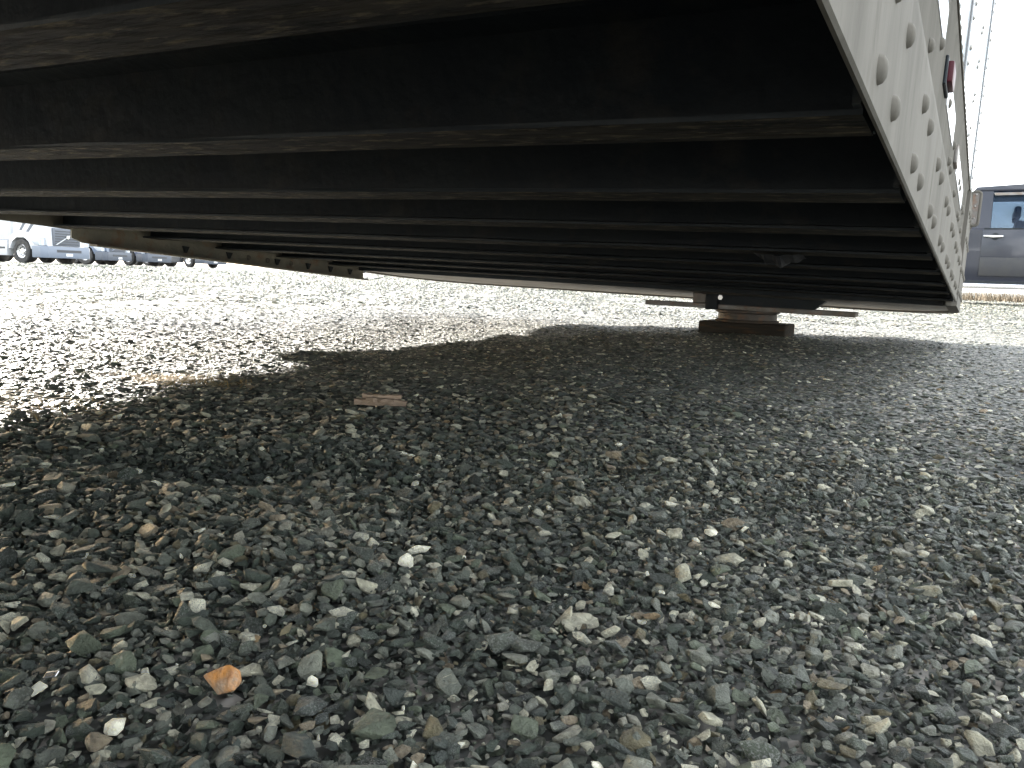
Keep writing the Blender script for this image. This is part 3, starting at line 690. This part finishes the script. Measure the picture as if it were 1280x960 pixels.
# ------------------------------------------------------------------ parked semi tractors
WHITE = mat('white_cab_paint', (.50, .51, .53), .25, coat=.5, noise=(.46, .47, .49), nscale=1)
GRILLE = mat('grey_grille', (.10, .11, .13), .5)
DARKG = mat('dark_plastic', (.05, .052, .058), .6)
BUMP = mat('blue_grey_bumper', (.15, .175, .22), .4)
LENS = mat('headlamp_lens', (.35, .38, .42), .12, coat=.8)
WIN = mat('dark_windscreen', (.02, .025, .03), .06, coat=.7)
def make_tractor(name, label, group):
    t = thing(name, label, 'semi truck', group=group)
    # local: -y is the front, x right of the driver... symmetric; z up; origin at the ground under the front axle
    def sp(poly, x0, x1, nm, mt_, par=t, bev=.05): return obj(nm, PRISM(poly, x0, x1, 'x', bev=bev), mt_, par, True)
    hood = sp([(-1.30, .78), (-1.26, 1.66), (-.6, 1.90), (.95, 2.16), (.95, .98), (.62, .98), (.55, 1.12), (.3, 1.24), (-.3, 1.24), (-.55, 1.12), (-.62, .78)], -.92, .92, 'hood', WHITE)
    for s in (-1, 1):
        fa = [(-1.12, .62), (-1.18, 1.12), (-.55, 1.34), (.3, 1.38), (.72, 1.15), (.80, .62), (.62, .62), (.56, .98), (.25, 1.16), (-.25, 1.16), (-.56, .98), (-.62, .62)]
        fd = sp(fa, s * .80, s * 1.20, 'fender', WHITE)
        bm = bmesh.new(); prism(bm, [(-1.205, .80), (-1.19, 1.02), (-.80, 1.14), (-.66, 1.0), (-.92, .80)], s * .84, s * 1.225, 'x', bev=.02); obj('headlight', bm, LENS, t, True)
        bm = bmesh.new(); prism(bm, [(-.62, 1.80), (-.40, 1.78), (.02, 1.34), (-.12, 1.32)], s * .915, s * .935, 'x'); obj('hood_vent', bm, GRILLE, hood)
        bm = bmesh.new(); prism(bm, [(-.10, 1.86), (.1, 1.84), (.42, 1.44), (.3, 1.42)], s * .915, s * .935, 'x'); obj('hood_vent', bm, GRILLE, hood)
        obj('step_fairing', BOX(min(s * .86, s * 1.2), max(s * .86, s * 1.2), .90, 2.5, .32, .98, bev=.04), WHITE, t, True)
        obj('step', BOX(min(s * 1.0, s * 1.215), max(s * 1.0, s * 1.215), 1.0, 1.7, .62, .70), DARKG, t)
        obj('fuel_tank', BOX(min(s * .7, s * 1.18), max(s * .7, s * 1.18), 2.55, 3.9, .38, .98, bev=.15), CHROME, t, True)
        wheel(t, (s * 1.03, 0, .52), .52, .30, (s, 0, 0))
        for wy in (4.6, 5.95):
            wheel(t, (s * .95, wy, .52), .52, .56, (s, 0, 0))
        obj('door_window', BOX(min(s * 1.02, s * 1.065), max(s * 1.02, s * 1.065), 1.35, 2.1, 1.98, 2.62), WIN, t)
        obj('mirror', BOX(min(s * 1.2, s * 1.42), max(s * 1.2, s * 1.42), 1.02, 1.14, 1.9, 2.6, bev=.04), WHITE, t, True)
        obj('mirror_arm', BOX(min(s * 1.0, s * 1.25), max(s * 1.0, s * 1.25), 1.05, 1.10, 2.1, 2.15), DARKG, t)
    gr = obj('grille', BOX(-.66, .66, -1.36, -1.20, .80, 1.56, bev=.03), GRILLE, t, True)
    for k in range(6): obj('grille_slat', BOX(-.57, .57, -1.372, -1.361, .86 + .11 * k, .90 + .11 * k), DARKG, gr)
    bm = bmesh.new(); prism(bm, [(-.58, .84), (-.51, .84), (.60, 1.52), (.52, 1.52)], -1.392, -1.374, 'y'); obj('diagonal_bar', bm, WHITE, gr)
    bm = bmesh.new(); cyl(bm, (.01, -1.42, 1.18), (.01, -1.393, 1.18), .075, n=20); obj('round_badge', bm, CHROME, gr)
    bp = obj('bumper', PRISM([(-1.22, -.75), (-1.22, -1.25), (-1.0, -1.48), (1.0, -1.48), (1.22, -1.25), (1.22, -.75)],   .27, .77, 'z', bev=.03), BUMP, t, True)
    obj('bumper_slot', BOX(-.6, .6, -1.489, -1.478, .52, .63), DARKG, bp); obj('number_plate', BOX(-.16, .16, -1.497, -1.4815, .36, .48), TAPE, bp)
    cab = sp([(.90, .98), (.90, 2.0), (1.55, 2.78), (1.75, 3.30), (4.1, 3.95), (4.2, 3.9), (4.2, .98)], -1.05, 1.05, 'cab', WHITE, bev=.09)
    bm = bmesh.new(); vs = [bm.verts.new(v) for v in ((-.95, .925, 2.04), (.95, .925, 2.04), (.88, 1.495, 2.72), (-.88, 1.495, 2.72))]; bm.faces.new(vs)
    bmesh.ops.solidify(bm, geom=bm.faces[:], thickness=.03); obj('windscreen', bm, WIN, t)
    obj('chassis', BOX(-.45, .45, -.9, 6.8, .66, .95), DARKG, t); obj('fifth_wheel', BOX(-.45, .45, 4.7, 5.7, .97, 1.13, bev=.02), DARKG, t)
    for wy in (0, 4.6, 5.95):
        bm = bmesh.new(); cyl(bm, (-.95, wy, .52), (.95, wy, .52), .08, n=10); obj('axle', bm, DARKG, t)
    return t
def heading(p, deg):                          # front (-y) turned deg to the right of facing the camera
    a = math.atan2(-p.x, p.y); return a + R(deg)
TG = 'semi tractors parked along the far side of the yard'
tr = make_tractor('semi_tractor', 'white conventional semi tractor with diagonal grille bar across the gravel yard', TG)
p = ground_at(58, 37.0); tr.location = (p.x, p.y, 0); tr.rotation_euler = (0, 0, heading(p, 37))
DBUMP = mat('dark_bumper', (.07, .08, .10), .5)
SHADE_BLUE = mat('blue_shaded_white_cab', (.10, .13, .19), .3, coat=.5); SHADE_NAVY = mat('navy_shaded_white_cab', (.06, .075, .12), .3, coat=.5); GREYC = mat('dark_grey_cab_paint', (.07, .075, .085), .35, coat=.4)  # blue and navy: white cabs, their shade put into the colour
for (px_, dep_, ang, lab, c) in ((124, 50, 50, 'white semi tractor with slate blue shade in its colour, parked next beyond the first', SHADE_BLUE), (178, 54, 44, 'white semi tractor with navy shade in its colour, parked before the charcoal one', SHADE_NAVY), (252, 61, 40, 'charcoal semi tractor parked last in the row of tractors', GREYC)):
    p = ground_at(px_, dep_); dup(tr, (p.x, p.y, 0), heading(p, ang), lab, {WHITE: c, BUMP: DBUMP})
# low things far off, seen in the gap under the nose
p = ground_at(482, 62)
ft = thing('flatbed_trailer', 'dark flatbed trailer parked far off under the sunken nose', 'trailer', (p.x, p.y, 0), heading(p, 0))
obj('deck', BOX(-2.4, 1.9, -1.2, 1.2, .78, 1.0, bev=.02), GREYC, ft); obj('side_skirt', BOX(-2.2, 1.4, -1.18, -1.12, .22, .77), GREYC, ft)
for x in (-1.7, -.6): wheel(ft, (x, -.95, .42), .42, .28, (0, -1, 0)); wheel(ft, (x, .95, .42), .42, .28, (0, 1, 0))
obj('landing_leg', BOX(1.5, 1.65, -.9, -.75, 0, .78), BRACK, ft); obj('landing_leg', BOX(1.5, 1.65, .75, .9, 0, .78), BRACK, ft)
p = ground_at(516, 60); bm = bmesh.new(); lathe(bm, [(0, .0), (0, .13), (.9, .13), (.98, .09), (1.0, .001)], (0, 0, 0), (0, 0, 1), 16)
o = obj('bollard', bm, WHITE, smooth=True); o.location = p; tag(o, 'pale bollard standing beside the distant flatbed trailer', 'bollard')
p = ground_at(573, 58); bm = bmesh.new(); lathe(bm, [(0, .001), (0, .29), (.02, .30), (.28, .285), (.30, .30), (.33, .285), (.58, .285), (.60, .30), (.86, .29), (.88, .27), (.88, .001)], (0, 0, 0), (0, 1, 0), 24)
o = obj('drum', bm, CHROME, smooth=True); o.location = (p.x, p.y, .30); o.rotation_euler = (0, 0, heading(p, 8)); tag(o, 'steel drum lying on its side far across the yard', 'drum')
p = ground_at(592, 58); bm = bmesh.new(); prism(bm, [(-.12, 0), (.12, 0), (.08, .16), (-.08, .16)], -.9, .9, 'x', bev=.01)
o = obj('parking_block', bm, mat('yellow_paint', (.55, .33, .05), .6, noise=(.4, .25, .06), nscale=5)); o.location = p; o.rotation_euler = (0, 0, heading(p, 0)); tag(o, 'yellow parking block on far gravel beside the drum', 'parking block')
